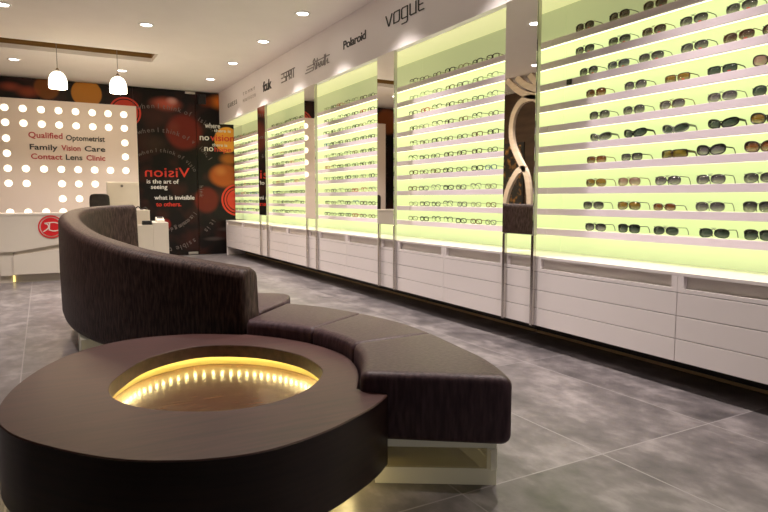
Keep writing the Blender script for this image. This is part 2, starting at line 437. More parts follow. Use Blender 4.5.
# ------------------------------------------------------------------ back mural
MY = 11.2
def curved_text(body, cx, cz, r, a0, h, y, step=None):
    """text round a circle, clockwise from angle a0 (degrees)"""
    out = []; a = math.radians(a0)
    for ch in body:
        adv = h * (.36 if ch in ' ilI,' else .78)
        a -= adv / 2 / r
        if ch != ' ':
            me = text_mesh(ch, h * 1.25, .001)
            x0, x1, y0, y1 = bounds(me)
            me.transform(BACK @ Matrix.Translation((cx + r * math.cos(a), cz + r * math.sin(a), 0)) @ Matrix.Rotation(a - PI / 2, 4, 'Z') @ Matrix.Translation((-(x0 + x1) / 2, 0, 0)))
            me.transform(Matrix.Translation((0, y, 0))); out.append(me)
        a -= adv / 2 / r
    return out
pan = []
for x0, x1, lab in ((-2.6, 1.40, 'wide dark glass panel printed with orange discs, mostly behind the dotted light wall'),
                    (1.408, 2.425, 'dark printed glass panel with mirrored red heading, right of the dotted light wall'),
                    (2.433, 3.23, 'narrow dark printed glass panel with a yellow disc, next to the display wall')):
    t = thing('mural_panel', lab, 'mural', ((x0 + x1) / 2, MY, 0), 'printed glass panels of the back wall')
    obj('glass_panel', box(x0, x1, MY, MY + .012, .012, CEIL - .012), M['mural'], t)
    pan.append(t)
A, B, D = pan
y = MY - .004
for t, lo, hi in ((A, -9, 1.40), (B, 1.408, 9)):
    em = bmesh.new(); disc(em, 1.275, 2.44, .25, y, y + .003, 48, .222); disc(em, 1.275, 2.44, .205, y, y + .003, 48, .02)
    for v in em.verts: v.co.x = min(max(v.co.x, lo), hi)
    bmesh.ops.dissolve_degenerate(em, dist=1e-5, edges=em.edges)
    obj('emblem', em, M['mdisc'], t)
em = bmesh.new(); disc(em, 3.13, .98, .29, y - .001, y + .001, 40, .255); disc(em, 3.13, .98, .235, y - .001, y + .001, 40, .20); disc(em, 3.13, .98, .185, y - .001, y + .001, 40)
for v in em.verts: v.co.x = min(v.co.x, 3.229)
obj('emblem', em, M['mdisc'], D)
tx = [back_text('Vision', 1.55, 1.375, .745, y, .165, .006, 1.02, True)]
obj('heading', merge(tx), M['mred'], B)
for me_ in (back_text('is the art of', 1.575, 1.262, .53, y, .075, .012), back_text('seeing', 1.64, 1.145, .27, y, .095, .012), back_text('what is invisible', 1.69, .985, .675, y, .075, .012)): obj('lettering', me_, M['mwhite'], B)
obj('caption', merge([back_text('to others.', 1.715, .868, .42, y, .078, .014)]), M['mred'], B)
arcs = curved_text('when I think of vision, I', 1.80, 1.14, 1.40, 104, .095, y) + curved_text('when I think of vision, I', 1.80, 1.14, 1.0, 109.5, .09, y) + curved_text('when I think of vision, I think of all it can see', 1.80, 1.14, .66, 120, .08, y)
arcs2 = curved_text('seeing is possible it is', 1.80, 1.14, .66, -40, .09, y) + curved_text('it is possible to see', 1.80, 1.14, 1.0, -30, .10, y)
def clip_x(meshes, x0, x1):
    keep = []
    for me in meshes:
        c = sum((v.co.x for v in me.vertices)) / len(me.vertices); lo = min(v.co.z for v in me.vertices)
        if x0 < c < x1 and lo > .05: keep.append(me)
    return keep
for ar in (curved_text('when I think of vision, I', 1.80, 1.14, 1.40, 104, .095, y), curved_text('when I think of vision, I', 1.80, 1.14, 1.0, 109.5, .09, y), curved_text('when I think of vision, I think of all it can see', 1.80, 1.14, .66, 120, .08, y),
           curved_text('seeing is possible it is', 1.80, 1.14, .66, -40, .09, y), curved_text('it is possible to see', 1.80, 1.14, 1.0, -30, .10, y)):
    for q_, t_ in ((clip_x(ar, 1.47, 2.38), B), (clip_x(ar, 2.48, 3.18), D)):
        if q_: obj('curved_lettering', merge(q_), M['mgrey'], t_)
for me_ in (back_text('where', 2.58, 2.255, .27, y, .09, .014), back_text('there is', 2.74, 2.19, .30, y, .055, .012), back_text('no', 2.485, 2.035, .165, y, .075, .014), back_text('there is', 2.70, 1.935, .27, y, .055, .012), back_text('no', 2.56, 1.845, .16, y, .075, .014)): obj('lettering', me_, M['mwhite'], D)
for me_ in (back_text('vision', 2.67, 2.03, .43, y, .115, .012), back_text('hope', 2.74, 1.815, .30, y, .115, .010)): obj('caption', me_, M['mred'], D)
# patch fittings and closer on the glass
for x, z, s in ((2.34, 2.825, 'top'), (2.32, .012, 'bottom')):
    tag(obj('patch_fitting', box(x - .085, x + .085, MY - .014, MY - .0005, z, z + .045, bev=.003), M['steel']), 'small steel patch fitting clamped on the %s edge of the mirrored-heading glass' % s, 'hardware', 'patch fittings')
t = thing('door_closer', 'small black box high on the seam of the printed glass, beside the fascia end', 'hardware', (2.52, MY - .03, 2.66))
obj('closer_body', box(2.46, 2.60, MY - .055, MY - .002, 2.66, 2.83, bev=.006), M['black'], t)
obj('arm', box(2.50, 2.60, MY - .075, MY - .055, 2.80, 2.815), M['black'], t)

# ------------------------------------------------------------------ dotted light wall
PY = 11.05
KP = 1.0327
t = thing('dotted_light_wall', 'white free-standing wall with rows of glowing round dots behind the reception desk', 'light wall', (.39, PY, 0))
obj('wall_panel', box(-.76, 1.43, PY, PY + .10, 0, 2.53, bev=.004), M['dotpanel'], t)
cols = [-.426, -.194, .044, .276, .508, .74, .967, 1.196]
rows = {2.335: range(8), 2.12: range(8), 1.89: (0, 7), 1.67: (0, 7), 1.45: range(8), 1.23: (0, 1, 3, 4, 5), 1.0: (3, 4), .80: range(5)}
for z, cs in rows.items():
    for c in cs:
        obj('light_disc', disc(bmesh.new(), cols[c] * KP, 1 + (z - 1) * KP, .051, PY - .004, PY + .002, 24), M['dot'], t)
yy = PY - .006
PT = lambda b, x, z, w_, h: back_text(b, x * KP, 1 + (z - 1) * KP, w_ * KP, yy, h * KP, .02)
for b, x, z, w_, h in (('Qualified', -.14, 1.895, .455, .105), ('Vision', .29, 1.735, .265, .085), ('Contact', -.12, 1.595, .42, .085), ('Clinic', .63, 1.595, .27, .085)):
    obj('red_lettering', PT(b, x, z, w_, h), M['redtext'], t)
for b, x, z, w_, h in (('Optometrist', .36, 1.867, .545, .11), ('Family', -.13, 1.71, .37, .11), ('Care', .61, 1.735, .295, .085), ('Lens', .345, 1.595, .23, .085)):
    obj('black_lettering', PT(b, x, z, w_, h), M['text'], t)

# ------------------------------------------------------------------ reception desk
DY = 8.45
t = thing('reception_desk', 'low off-white reception desk with a red round emblem and slanted recess', 'desk', (-.5, DY, 0))
obj('worktop', box(-1.5, .97, DY, DY + .50, .80, .828, bev=.004), M['desk'], t)
obj('upper_front', prism(bmesh.new(), [(-1.5, .80), (.96, .80), (.96, .575), (-.31, .374), (-1.5, .374)], 'y', DY + .005, DY + .09), M['desk'], t)
obj('lower_front', prism(bmesh.new(), [(-.33, .10), (.96, .10), (.96, .485), (-.33, .33)], 'y', DY + .005, DY + .09), M['desk'], t)
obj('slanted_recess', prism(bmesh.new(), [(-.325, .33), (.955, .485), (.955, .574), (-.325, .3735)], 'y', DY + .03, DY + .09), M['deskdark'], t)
obj('body', box(-1.45, .95, DY + .12, DY + .46, .10, .80), M['desk'], t)
obj('side_block', box(-.47, -.331, DY + .03, DY + .119, .09, .372), M['desk'], t)
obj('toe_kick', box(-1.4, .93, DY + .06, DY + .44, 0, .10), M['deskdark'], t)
obj('led_strip', box(-.345, -.325, DY + .045, DY + .06, .01, .09), M['deskled'], t)
em = disc(bmesh.new(), .078, .662, .139, DY - .002, DY + .006, 40, .124); disc(em, .078, .662, .111, DY - .003, DY + .006, 40)
e_ = obj('emblem', em, M['red'], t)
bm = bmesh.new()   # white motif: an open profile with an eye-shaped loop
q_ = .00094
for pts in ([(325, 238), (370, 233), (440, 228), (500, 248)], [(330, 244), (360, 250), (372, 290), (345, 322), (310, 345)], [(372, 318), (420, 338), (480, 330), (515, 300)], [(385, 236), (383, 260), (378, 318)]):
    pts = [((a - 400) * q_, (285 - b) * q_) for a, b in pts]
    P = spline([(a + .078, b + .662, 0) for a, b in pts], 5)
    for a, b in zip(P, P[1:]):
        n = Vector((-(b - a).y, (b - a).x, 0)).normalized() * .006
        prism(bm, [tuple((a + n).xy), tuple((a - n).xy), tuple((b - n).xy), tuple((b + n).xy)], 'y', DY - .006, DY - .0025)
obj('motif', bm, M['offwhite'], e_)
t = thing('side_counter', 'stepped off-white counter right of the reception desk, in front of the mural', 'counter', (1.2, 9.2, 0))
obj('tall_block', box(.88, 1.32, 9.2, 9.7, .0, .842, bev=.004), M['desk'], t)
obj('low_block', box(1.322, 1.53, 8.98, 9.7, 0, .672, bev=.004), M['desk'], t)
obj('low_shelf', box(.99, 1.322, 8.98, 9.198, 0, .64, bev=.004), M['desk'], t)
t = thing('computer_monitor', 'back of a white computer monitor standing on the stepped counter', 'monitor', (.97, 9.42, .842))
obj('screen_back', box(.79, 1.205, 9.36, 9.40, .90, 1.235, bev=.006), M['offwhite'], t)
obj('screen', box(.80, 1.195, 9.401, 9.404, .92, 1.22), M['black'], t)
obj('badge', disc(bmesh.new(), .985, 1.18, .018, 9.355, 9.361, 16), M['textg'], t)
obj('stand_neck', box(.96, 1.03, 9.405, 9.425, .85, 1.05), M['offwhite'], t)
obj('stand_foot', box(.91, 1.09, 9.40, 9.56, .8425, .856, bev=.003), M['offwhite'], t)
t = thing('card_terminal', 'small white card terminal on the lower counter block', 'card terminal', (1.44, 9.12, .672))
obj('terminal_body', prism(bmesh.new(), [(9.04, .673), (9.20, .673), (9.20, .735), (9.16, .745), (9.04, .70)], 'x', 1.39, 1.49), M['offwhite'], t)
obj('terminal_screen', prism(bmesh.new(), [(9.10, .7245), (9.15, .7445), (9.15, .7475), (9.10, .7275)], 'x', 1.40, 1.48), M['black'], t)
t = thing('telephone', 'small black handset device lying beside the white card terminal', 'telephone', (1.27, 9.07, .64))
obj('handset', box(1.19, 1.318, 9.0, 9.06, .6405, .70, bev=.01), M['black'], t)
obj('base', box(1.20, 1.31, 9.065, 9.15, .6405, .665, bev=.005), M['black'], t)
t = thing('cable', 'dark cable looped on top of the stepped counter behind the sofa', 'cable', (1.2, 9.3, .842))
obj('cable_loop', tube(bmesh.new(), spline([(1.13, 9.3, .85), (1.18, 9.28, .89), (1.23, 9.3, .852), (1.27, 9.28, .88), (1.31, 9.33, .85)], 6), .008), M['black'], t, True)
# office chair behind the desk
cx, cy = .70, 8.98
t = thing('office_chair', 'dark leather office chair behind the reception desk, left of the monitor', 'office chair', (.67, 9.06, 0))
X0 = .67
obj('seat', box(X0 - .2, X0 + .2, 9.06 - .02, 9.06 + .36, .42, .50, bev=.03), M['chair'], t, True)
bk = bmesh.new()
rg = []
for k in range(9):
    z = (.56, .64, .75, .86, .95, 1.0, 1.035, 1.057, 1.066)[k]; wd = (.10, .115, .122, .125, .126, .124, .118, .103, .07)[k]
    rg.append([(X0 + (wd if math.cos(a) > 0 else -wd) * abs(math.cos(a)) ** .5, 9.06 + .04 * (1 if math.sin(a) > 0 else -1) * abs(math.sin(a)) ** .7 - .03 * k / 8, z) for a in [2 * PI * j / 24 for j in range(24)]])
loft(bk, rg, True, True, True)
obj('backrest', bk, M['chair'], t, True, 60)
obj('column', tube(bmesh.new(), [(X0, 9.22, .10), (X0, 9.22, .42)], .025), M['chrome'], t, True)
for k in range(5):
    a = 2 * PI * k / 5 + .3
    l = obj('leg', tube(bmesh.new(), [(X0, 9.22, .12), (X0 + .17 * math.cos(a), 9.22 + .17 * math.sin(a), .07)], [.02, .014]), M['black'], t, True)
    obj('castor', tube(bmesh.new(), [(X0 + .17 * math.cos(a) - .012, 9.22 + .17 * math.sin(a), .03), (X0 + .17 * math.cos(a) + .012, 9.22 + .17 * math.sin(a), .03)], .029, 12), M['black'], l)
obj('back_bracket', tube(bmesh.new(), [(X0, 9.12, .46), (X0, 9.09, .58)], .02), M['black'], t, True)

# ------------------------------------------------------------------ display wall
XF = 2.866                     # plane of the drawer fronts
XB = 3.24                      # back panel
XS = 3.10                      # shelf fronts
ZB, ZD, ZT = .15, .515, .62    # cabinet bottom, top of drawers, worktop
bays = [(.98, 3.06, 'nearest'), (3.40, 4.905, 'second'), (5.245, 6.76, 'third'), (7.11, 8.59, 'fourth'), (8.965, 10.32, 'farthest')]
SZ = [.79, .931, 1.077, 1.229, 1.366, 1.504, 1.648, 1.794, 1.938, 2.085]   # top of the shelf fronts
LIPH = .0435
struct('trim_2', box(2.84, 2.90, YF, MY - .002, 2.335, CEIL), M['fascia'])       # fascia
struct('trim_3', box(2.90, XW, YF, MY - .002, 2.345, 2.40), M['fascia'])         # soffit board over the bays
gaps = [(3.065, 3.385), (4.915, 5.235), (6.77, 7.10), (8.60, 8.955)]

def drawers(t, y0, y1, ncol, m=M['white']):
    """three rows of drawer fronts with thin shadow gaps"""
    h = (ZD - ZB) / 3; w = (y1 - y0) / ncol
    for c in range(ncol):
        for r in range(3):
            obj('drawer', box(XF, XF + .02, y0 + c * w + .002, y0 + (c + 1) * w - .002, ZB + r * h + .002, ZB + (r + 1) * h - .002, bev=.0012), m, t)

def niche(t, y0, y1, ncol):
    w = (y1 - y0) / ncol; m = .035
    for c in range(ncol):
        a, b = y0 + c * w, y0 + (c + 1) * w
        bm = box(XF, XF + .12, a + .001, a + m, ZD + .002, ZT - .018); bx(bm, XF, XF + .12, b - m, b - .001, ZD + .002, ZT - .018)
        bx(bm, XF, XF + .12, a + m, b - m, ZD + .002, ZD + .022)
        obj('niche_frame', bm, M['white'], t)
        obj('niche_back', box(XF + .028, XF + .034, a + m, b - m, ZD + .022, ZT - .018), M['niche'], t)

def cabinet(y0, y1, ncol, label, narrow=False, group='drawer cabinets of the display wall'):
    t = thing('drawer_cabinet', label, 'cabinet', (XF, (y0 + y1) / 2, 0), group)
    obj('carcass', box(XF + .022, XW - .003, y0, y1, ZB, ZD), M['niche'], t)
    drawers(t, y0, y1, ncol); niche(t, y0, y1, ncol)
    obj('worktop', box(XF, XW - .003, y0, y1, ZT - .018, ZT, bev=.002), M['white'], t)
    obj('plinth', box(XF + .34, XW - .003, y0, y1, 0, ZB), M['toe'], t)
    obj('glint_strip', box(XF + .33, XF + .34, y0, y1, .004, .022), M['glint'], t)  # pale strip put in for the line of light at the plinth foot
    return t

for i, (y0, y1, nm) in enumerate(bays):
    nice = {'nearest': 'nearest, cut by right edge', 'second': 'second from the viewer', 'third': 'third from the viewer', 'fourth': 'fourth from the viewer', 'farthest': 'farthest, beside the mural'}[nm]
    y1c = y1 if i < 4 else 10.98
    t = cabinet(y0 + .002, y1c, 2, 'wide white drawer cabinet under the lime display bay %s' % nice)
    if i == 4:
        obj('end_panel', box(XF, XW - .003, 10.981, 11.0, 0, ZT), M['white'], t)
    # lit bay above; its shelves run on behind the mirrors to the middle of the gap
    t = thing('display_bay', 'lime green lit eyewear display bay with ten shelves, %s' % nice, 'display shelving', (XB, (y0 + y1) / 2, ZT), 'lit display bays')
    a = y0 if i == 0 else (gaps[i - 1][0] + gaps[i - 1][1]) / 2 + .001
    b = (gaps[i][0] + gaps[i][1]) / 2 - .001 if i < 4 else MY - .03
    top = SZ[-1] - .011
    obj('back_panel', box(XB, XB + .03, a, b, ZT + .002, top), M['lime'], t)
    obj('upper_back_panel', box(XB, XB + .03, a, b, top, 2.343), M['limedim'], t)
    obj('soffit_light', box(2.91, XB - .002, a, b, 2.335, 2.3445), M['soffit'], t)
    if i == 4: obj('end_mirror', box(XS - .012, XB, b + .001, b + .008, ZT + .002, 2.343), M['mirror'], t)
    for z in SZ:
        sh = obj('shelf', box(XS + .014, XB, a, b, z - .010, z), M['limeshelf'], t)
        obj('front_lip', box(XS, XS + .014, a, b, z - LIPH, z + .001, bev=.002), M['lip'], sh)
        obj('led_strip', box(XS + .016, XS + .030, a, b, z - LIPH, z - .016), M['led'], sh)
names = ['between the nearest and second display bays', 'between the second and third display bays', 'between the third and fourth display bays', 'between the fourth and farthest display bays']
for (y0, y1), nm in zip(gaps, names):
    cabinet(y0 - .002, y1 + .006, 1, 'narrow white drawer cabinet under the mirror %s' % nm)
    t = thing('mirror_panel', 'tall narrow mirror on two chrome legs %s' % nm, 'mirror', (2.83, (y0 + y1) / 2, ZB), 'mirrors of the display wall')
    if 'second and third' in nm: t.rotation_euler = (0, 0, math.radians(.9))
    obj('mirror', box(2.832, 2.838, y0 + .006, y1 - .006, .765, 2.333), M['mirror'], t)
    obj('backing_board', box(2.839, 2.865, y0 + .002, y1 - .002, .76, 2.333), M['steel'], t)
    for ya, yb in ((y0 + .002, y0 + .026), (y1 - .026, y1 - .002)):
        obj('leg', box(2.836, 2.862, ya, yb, ZB, .76, bev=.003), M['chrome'], t)

# fascia signs ----------------------------------------------------------------
def sign(me, y_left, z, label, m, w, h):
    me = fit(me, w, h)
    me.transform(Matrix.Translation((2.839, y_left, z)) @ RIGHT)
    return tag(obj('sign_lettering', me, M[m]), label, 'sign', 'maker signs on the fascia')
V = [[(0, 1), (.32, 0), (.40, 0), (.72, 1)],
     [(.95, 0), (.95, .86), (1.05, 1), (1.6, 1), (1.6, .14), (1.5, 0), (.95, 0)],
     [(2.5, .05), (1.95, .05), (1.85, .15), (1.85, .9), (1.95, 1), (2.5, 1), (2.5, -.3), (2.4, -.42), (1.9, -.42)],
     [(2.78, 1), (2.78, .1), (2.88, 0), (3.4, 0), (3.4, 1)],
     [(4.2, 0), (3.78, 0), (3.68, .1), (3.68, 1), (4.2, 1)], [(3.68, .52), (4.1, .52)]]
sign(stroke_text(V, .085), 5.08, 2.525, 'thin angular black techno lettering nearest the viewer on the white fascia', 'text', .655, .145)
sign(text_mesh('Polaroid', 1, .003, .018, .92), 5.992, 2.56, 'rounded black mixed-case lettering, second from the viewer on the fascia', 'text', .515, .085)
sil = [[(-.3, .62), (1.2, .62)], [(-.55, .36), (.9, .36)], [(-.8, .06), (.8, .06)], [(1.2, .55), (1.05, .9), (1.35, 1.1), (1.5, .8), (1.2, .35), (1.0, .05)], [(1.5, .05), (1.75, .6)], [(2.0, 1.0), (1.8, .05)], [(2.1, .3), (2.3, .55), (2.4, .1)],
       [(2.55, .3), (2.75, .55), (2.85, .2), (2.6, .1)], [(3.0, .5), (3.05, .1), (3.3, .15), (3.35, .5)], [(3.55, 1.0), (3.5, .05)], [(3.8, 1.0), (3.7, .05)], [(4.0, .3), (4.2, .5), (4.1, .1), (4.45, .1)], [(1.7, .78), (4.6, .78)]]
sign(stroke_text(sil, .075), 7.06, 2.49, 'grey script lettering crossed by long horizontal strokes, third from the viewer', 'textm', .72, .135)
es = [[(0, 1), (.7, 1)], [(0, .5), (.6, .5)], [(0, 0), (.7, 0)], [(1.7, 1), (1.0, 1), (1.0, .5), (1.7, .5), (1.7, 0), (1.0, 0)], [(2.0, 0), (2.0, 1), (2.7, 1), (2.7, .45), (2.0, .45)],
      [(3.0, 0), (3.0, 1), (3.6, 1), (3.6, .5), (3.0, .5), (3.6, 0)], [(3.95, 0), (3.95, 1)], [(4.2, 1), (5.0, 1)], [(4.6, 1), (4.6, 0)]]
sign(stroke_text(es, .11), 7.91, 2.52, 'grey stencil capitals with barred first letter, fourth from the viewer', 'textg', .50, .12)
sign(text_mesh('fcuk', 1, .003, .035, .86), 8.69, 2.52, 'short heavy black lower-case lettering, fifth from the viewer on the fascia', 'text', .38, .145)
sign(merge_me := (lambda a, b: (lambda bm, me: (bm.to_mesh(me), bm.free(), me)[2])(merge([a, b]), bpy.data.meshes.new('lettering')))(
    (lambda m_: (m_.transform(Matrix.Translation((0, 1.35, 0))), m_)[1])(fit(text_mesh('TOMMY', 1, .003, 0, 1.7), 4.6, .62)), (lambda m_: m_)(fit(text_mesh('HILFIGER', 1, .003, 0, 1.5), 4.9, .62))), 9.69, 2.515, 'faint two-line spaced grey capitals, sixth from the viewer on the fascia', 'texts', .66, .15)
sign(text_mesh('GUESS', 1, .003, .01, 1.5), 10.6, 2.54, 'small spaced grey capitals at the far end of the fascia', 'textg', .56, .07)
tag(obj('security_tag', box(XS - .011, XS - .0005, 3.02, 3.06, SZ[7] - .038, SZ[7] - .002, bev=.002), M['black']), 'tiny dark square tag on the grey end of the third shelf edge, nearest bay', 'tag')

# ------------------------------------------------------------------ eyewear
def lens_mat(name, top, bot, a=1.):
    m = mat(name, top, .08, spec=.6, alpha=a)
    t, b = nt(m); N = t.nodes.new; L = t.links.new
    tc = N('ShaderNodeTexCoord'); sp = N('ShaderNodeSeparateXYZ'); mr = N('ShaderNodeMapRange'); mx = N('ShaderNodeMix'); mx.data_type = 'RGBA'
    mr.inputs['From Min'].default_value = .05; mr.inputs['From Max'].default_value = .72
    L(tc.outputs['Generated'], sp.inputs[0]); L(sp.outputs['Z'], mr.inputs['Value']); L(mr.outputs['Result'], mx.inputs[0])
    ml = N('ShaderNodeMapRange'); ml.inputs['From Min'].default_value = .05; ml.inputs['From Max'].default_value = .75; ml.inputs['To Min'].default_value = max(.45, a - .38) if a < .91 else a - .08; ml.inputs['To Max'].default_value = min(.97, a + .06); L(sp.outputs['Z'], ml.inputs['Value']); L(ml.outputs['Result'], b.inputs['Alpha'])
    mx.inputs[6].default_value = (*bot, 1); mx.inputs[7].default_value = (*top, 1); L(mx.outputs[2], b.inputs['Base Color'])
    return m
LM = {'brown': lens_mat('brown_lens', (.035, .012, .008), (.22, .11, .075), .90), 'grey': lens_mat('grey_lens', (.030, .028, .027), (.34, .33, .27), .88),
      'blue': lens_mat('blue_grey_lens', (.06, .07, .09), (.30, .32, .33), .88), 'amber': lens_mat('amber_lens', (.19, .10, .012), (.34, .21, .03), .88),
      'green': lens_mat('green_lens', (.030, .045, .032), (.13, .18, .125), .93), 'orange': lens_mat('orange_lens', (.11, .028, .006), (.46, .19, .05), .90),
      'rose': lens_mat('rose_lens', (.24, .13, .10), (.60, .42, .33), .78), 'violet': lens_mat('violet_grey_lens', (.045, .036, .040), (.38, .34, .36), .88),
      'olive': lens_mat('olive_lens', (.17, .125, .015), (.23, .18, .03), .92)}
FM = {'black': mat('black_frame', (.008, .007, .007), .35, spec=.25), 'gold': mat('gold_frame', (.20, .13, .06), .3, .7), 'steel': mat('steel_frame', (.20, .20, .18), .3, .8), 'gun': mat('gunmetal_frame', (.05, .05, .05), .3, .6),
      'brownf': mat('brown_frame', (.05, .022, .014), .3), 'greyf': mat('grey_frame', (.16, .17, .16), .35), 'red': mat('red_frame', (.40, .03, .02), .3), 'blue': mat('blue_frame', (.03, .10, .25), .3), 'clear': mat('pale_frame', (.36, .36, .24), .3)}
STICK = mat('red_sticker', (.50, .07, .05), .5)

def outline(kind, side, n=26):
    """lens outline in x,z for the right (side=1) or left lens; z=0 at the lowest point"""
    P = {'aviator': (.0375, .0335, .0205, 2.5, .0045), 'round': (.036, .031, .0215, 2.4, .002), 'rect': (.036, .031, .0175, 3.6, 0), 'sport': (.037, .034, .019, 2.5, .001), 'big': (.037, .034, .0225, 2.5, .002), 'shield': (.036, .037, .018, 4.5, 0), 'club': (.036, .031, .022, 3.0, .002), 'slim': (.035, .028, .017, 3.2, 0)}[kind]
    cx, rx, rz, ex, drop = P
    out = []
    for k in range(n):
        a = 2 * PI * k / n; c, s = math.cos(a), math.sin(a)
        x = rx * (1 if c > 0 else -1) * abs(c) ** (2 / ex); z = rz * (1 if s > 0 else -1) * abs(s) ** (2 / ex)
        if drop and z < 0: z -= drop * max(0, (x / rx)) ; x *= 1 - .18 * (z / rz) ** 2 * (1 if kind == 'aviator' else .4)
        if kind == 'sport': z += .006 * (x / rx)            # swept up to the temple
        if kind == 'big': z += .004 * (x / rx)
        out.append((side * (cx + x), z))
    return out
G = 1.15
def wrap(x, k): return k * x * x
def glasses_meshes(kind, fat=1.):
    wr = {'sport': 3.2, 'shield': 3.2, 'big': 1.6}.get(kind, 1.0)
    thick = {'aviator': .0017, 'round': .0017, 'rect': .0020, 'sport': .0032, 'big': .0030, 'shield': .0026, 'club': .0013, 'slim': .0016}[kind]
    thick *= fat; zmin = min(z for s in (1, -1) for _, z in outline(kind, s)) - thick
    res = {}
    for s in (1, -1):
        o = outline(kind, s)
        bm = bmesh.new()
        fr = [bm.verts.new((x * G, wrap(x, wr) * G - .0009, (z - zmin) * G)) for x, z in o]; bk = [bm.verts.new((x * G, wrap(x, wr) * G + .0009, (z - zmin) * G)) for x, z in o]
        c = (sum(x for x, _ in o) / len(o), sum(z for _, z in o) / len(o))
        f0 = bm.verts.new((c[0] * G, (wrap(c[0], wr) - .0022) * G, (c[1] - zmin) * G)); b0 = bm.verts.new((c[0] * G, (wrap(c[0], wr) - .0004) * G, (c[1] - zmin) * G))
        n = len(o)
        for i in range(n):
            j = (i + 1) % n
            bm.faces.new((fr[i], fr[j], f0)); bm.faces.new((bk[j], bk[i], b0)); bm.faces.new((fr[j], fr[i], bk[i], bk[j]))
        bmesh.ops.recalc_face_normals(bm, faces=bm.faces)
        me = bpy.data.meshes.new('lens'); bm.to_mesh(me); bm.free()
        for p in me.polygons: p.use_smooth = True
        res['lens', s] = me
    bm = bmesh.new()
    for s in (1, -1):
        o = outline(kind, s)
        r = thick
        if kind == 'club': r = [(.0034 if z > .004 else .0010) for _, z in o]
        tube(bm, [(x * G, wrap(x, wr) * G, (z - zmin) * G) for x, z in o], [q * G for q in r] if isinstance(r, list) else r * G, 6, True)
    zt = {'aviator': .017, 'round': .013, 'rect': .010, 'sport': .006, 'big': .008, 'shield': .008, 'club': .014, 'slim': .008}[kind]
    br = max(thick, .0014)
    tube(bm, [(-.009 * G, -.001, (zt - .002 - zmin) * G), (0, -.003, (zt + .002 - zmin) * G), (.009 * G, -.001, (zt - .002 - zmin) * G)], br * G, 6)
    if kind == 'aviator':
        tube(bm, [(-.012 * G, 0, (zt + .006 - zmin) * G), (.012 * G, 0, (zt + .006 - zmin) * G)], .0012 * G, 6)
    me = bpy.data.meshes.new('frame'); bm.to_mesh(me); bm.free()
    for p in me.polygons: p.use_smooth = True
    res['frame'] = me
    for s in (1, -1):
        bm = bmesh.new()
        xh = {'sport': .072, 'shield': .074, 'big': .072, 'aviator': .070}.get(kind, .069)
        yh = wrap(xh, wr); L = .096 - yh
        zh = zt + (.004 if kind == 'sport' else 0) - zmin
        pts = [(s * (xh - .004), yh - .001, zh), (s * xh, yh + .004, zh), (s * (xh - .002), yh + L * .6, zh - .002), (s * (xh - .006), yh + L * .78, zh - .006), (s * (xh - .008), yh + L * .92, max(zh - .019, .004)), (s * (xh - .009), yh + L, .0022)]
        P = spline([tuple(c * G for c in p) for p in pts], 3)
        if kind in ('sport', 'shield', 'big', 'rect'):
            hh = {'sport': .0075, 'shield': .0085, 'big': .004, 'rect': .003}[kind]; m_ = len(P); rings = []
            for i, p in enumerate(P):
                f = 1 - .75 * i / (m_ - 1); h = max(hh * f, .0016); w_ = .0016
                d = (P[min(i + 1, m_ - 1)] - P[max(i - 1, 0)]).normalized(); u = Vector((1, 0, 0)); v = d.cross(u).normalized()
                if v.z < 0: v = -v
                rings.append([p + u * w_ + v * h, p - u * w_ + v * h, p - u * w_ - v * h, p + u * w_ - v * h])
            loft(bm, rings, True, True, True)
            for q in bm.verts: q.co.z = max(q.co.z, .0003)
        else:
            tube(bm, P, .0020 * G, 6)
            for q in bm.verts: q.co.z = max(q.co.z, .0003)
        bmesh.ops.recalc_face_normals(bm, faces=bm.faces)
        me = bpy.data.meshes.new('temple'); bm.to_mesh(me); bm.free()
        for p in me.polygons: p.use_smooth = True
        res['temple', s] = me
    # small rectangular sticker low on the right lens
    bm = bmesh.new(); cx = .035 * G; lo = min(z for _, z in outline(kind, 1)) - zmin
    xs = [cx + d for d in (-.008, -.003, .003, .008)]
    lo_ = [bm.verts.new((x, wrap(x / G, wr) * G - .0035 - .0004, (lo + .003) * G)) for x in xs]; hi_ = [bm.verts.new((x, wrap(x / G, wr) * G - .0038, (lo + .008) * G)) for x in xs]
    for i in range(3): bm.faces.new((lo_[i], lo_[i + 1], hi_[i + 1], hi_[i]))
    g = bmesh.ops.extrude_face_region(bm, geom=list(bm.faces)); bmesh.ops.translate(bm, verts=[v for v in g['geom'] if isinstance(v, bmesh.types.BMVert)], vec=(0, .003, 0))
    bmesh.ops.recalc_face_normals(bm, faces=bm.faces)
    me = bpy.data.meshes.new('sticker'); bm.to_mesh(me); bm.free(); res['sticker'] = me
    return res
GM = {}
def protos(kind, lens, frame, sticker):
    """one pair with its parts, built once per kind and colours, then copied"""
    key = (kind, lens, frame, sticker)
    if key not in GM:
        if ('m', kind) not in GM: GM['m', kind] = glasses_meshes(kind)
        r = GM['m', kind]
        def part(n, me, m):
            me = me.copy(); me.materials.clear(); me.materials.append(m); return (n, me)
        L = [part('frame', r['frame'], FM[frame])] + [part('lens', r['lens', s], LM[lens]) for s in (1, -1)] + [part('temple', r['temple', s], FM[frame]) for s in (1, -1)]
        if sticker: L.append(part('sticker', r['sticker'], STICK))
        GM[key] = ['parts', L]
    return GM[key]
first = {}
def place_sunglasses(kind, lens, frame, sticker, y, z, label):
    key = (kind, lens, frame, sticker)
    p = protos(*key)
    x = XS + .022
    t = thing('sunglasses', label, 'sunglasses', (x, y, z + .0012), 'sunglasses in the nearest display bay')
    t.rotation_euler = (0, 0, -PI / 2 + random.uniform(-.06, .04))
    if key not in first:
        first[key] = []
        for n, me in p[1]:
            o = bpy.data.objects.new(n, me); C.objects.link(o); o.parent = t; first[key].append(o)
    else:
        for o in first[key]:
            c = o.copy(); C.objects.link(c); c.parent = t
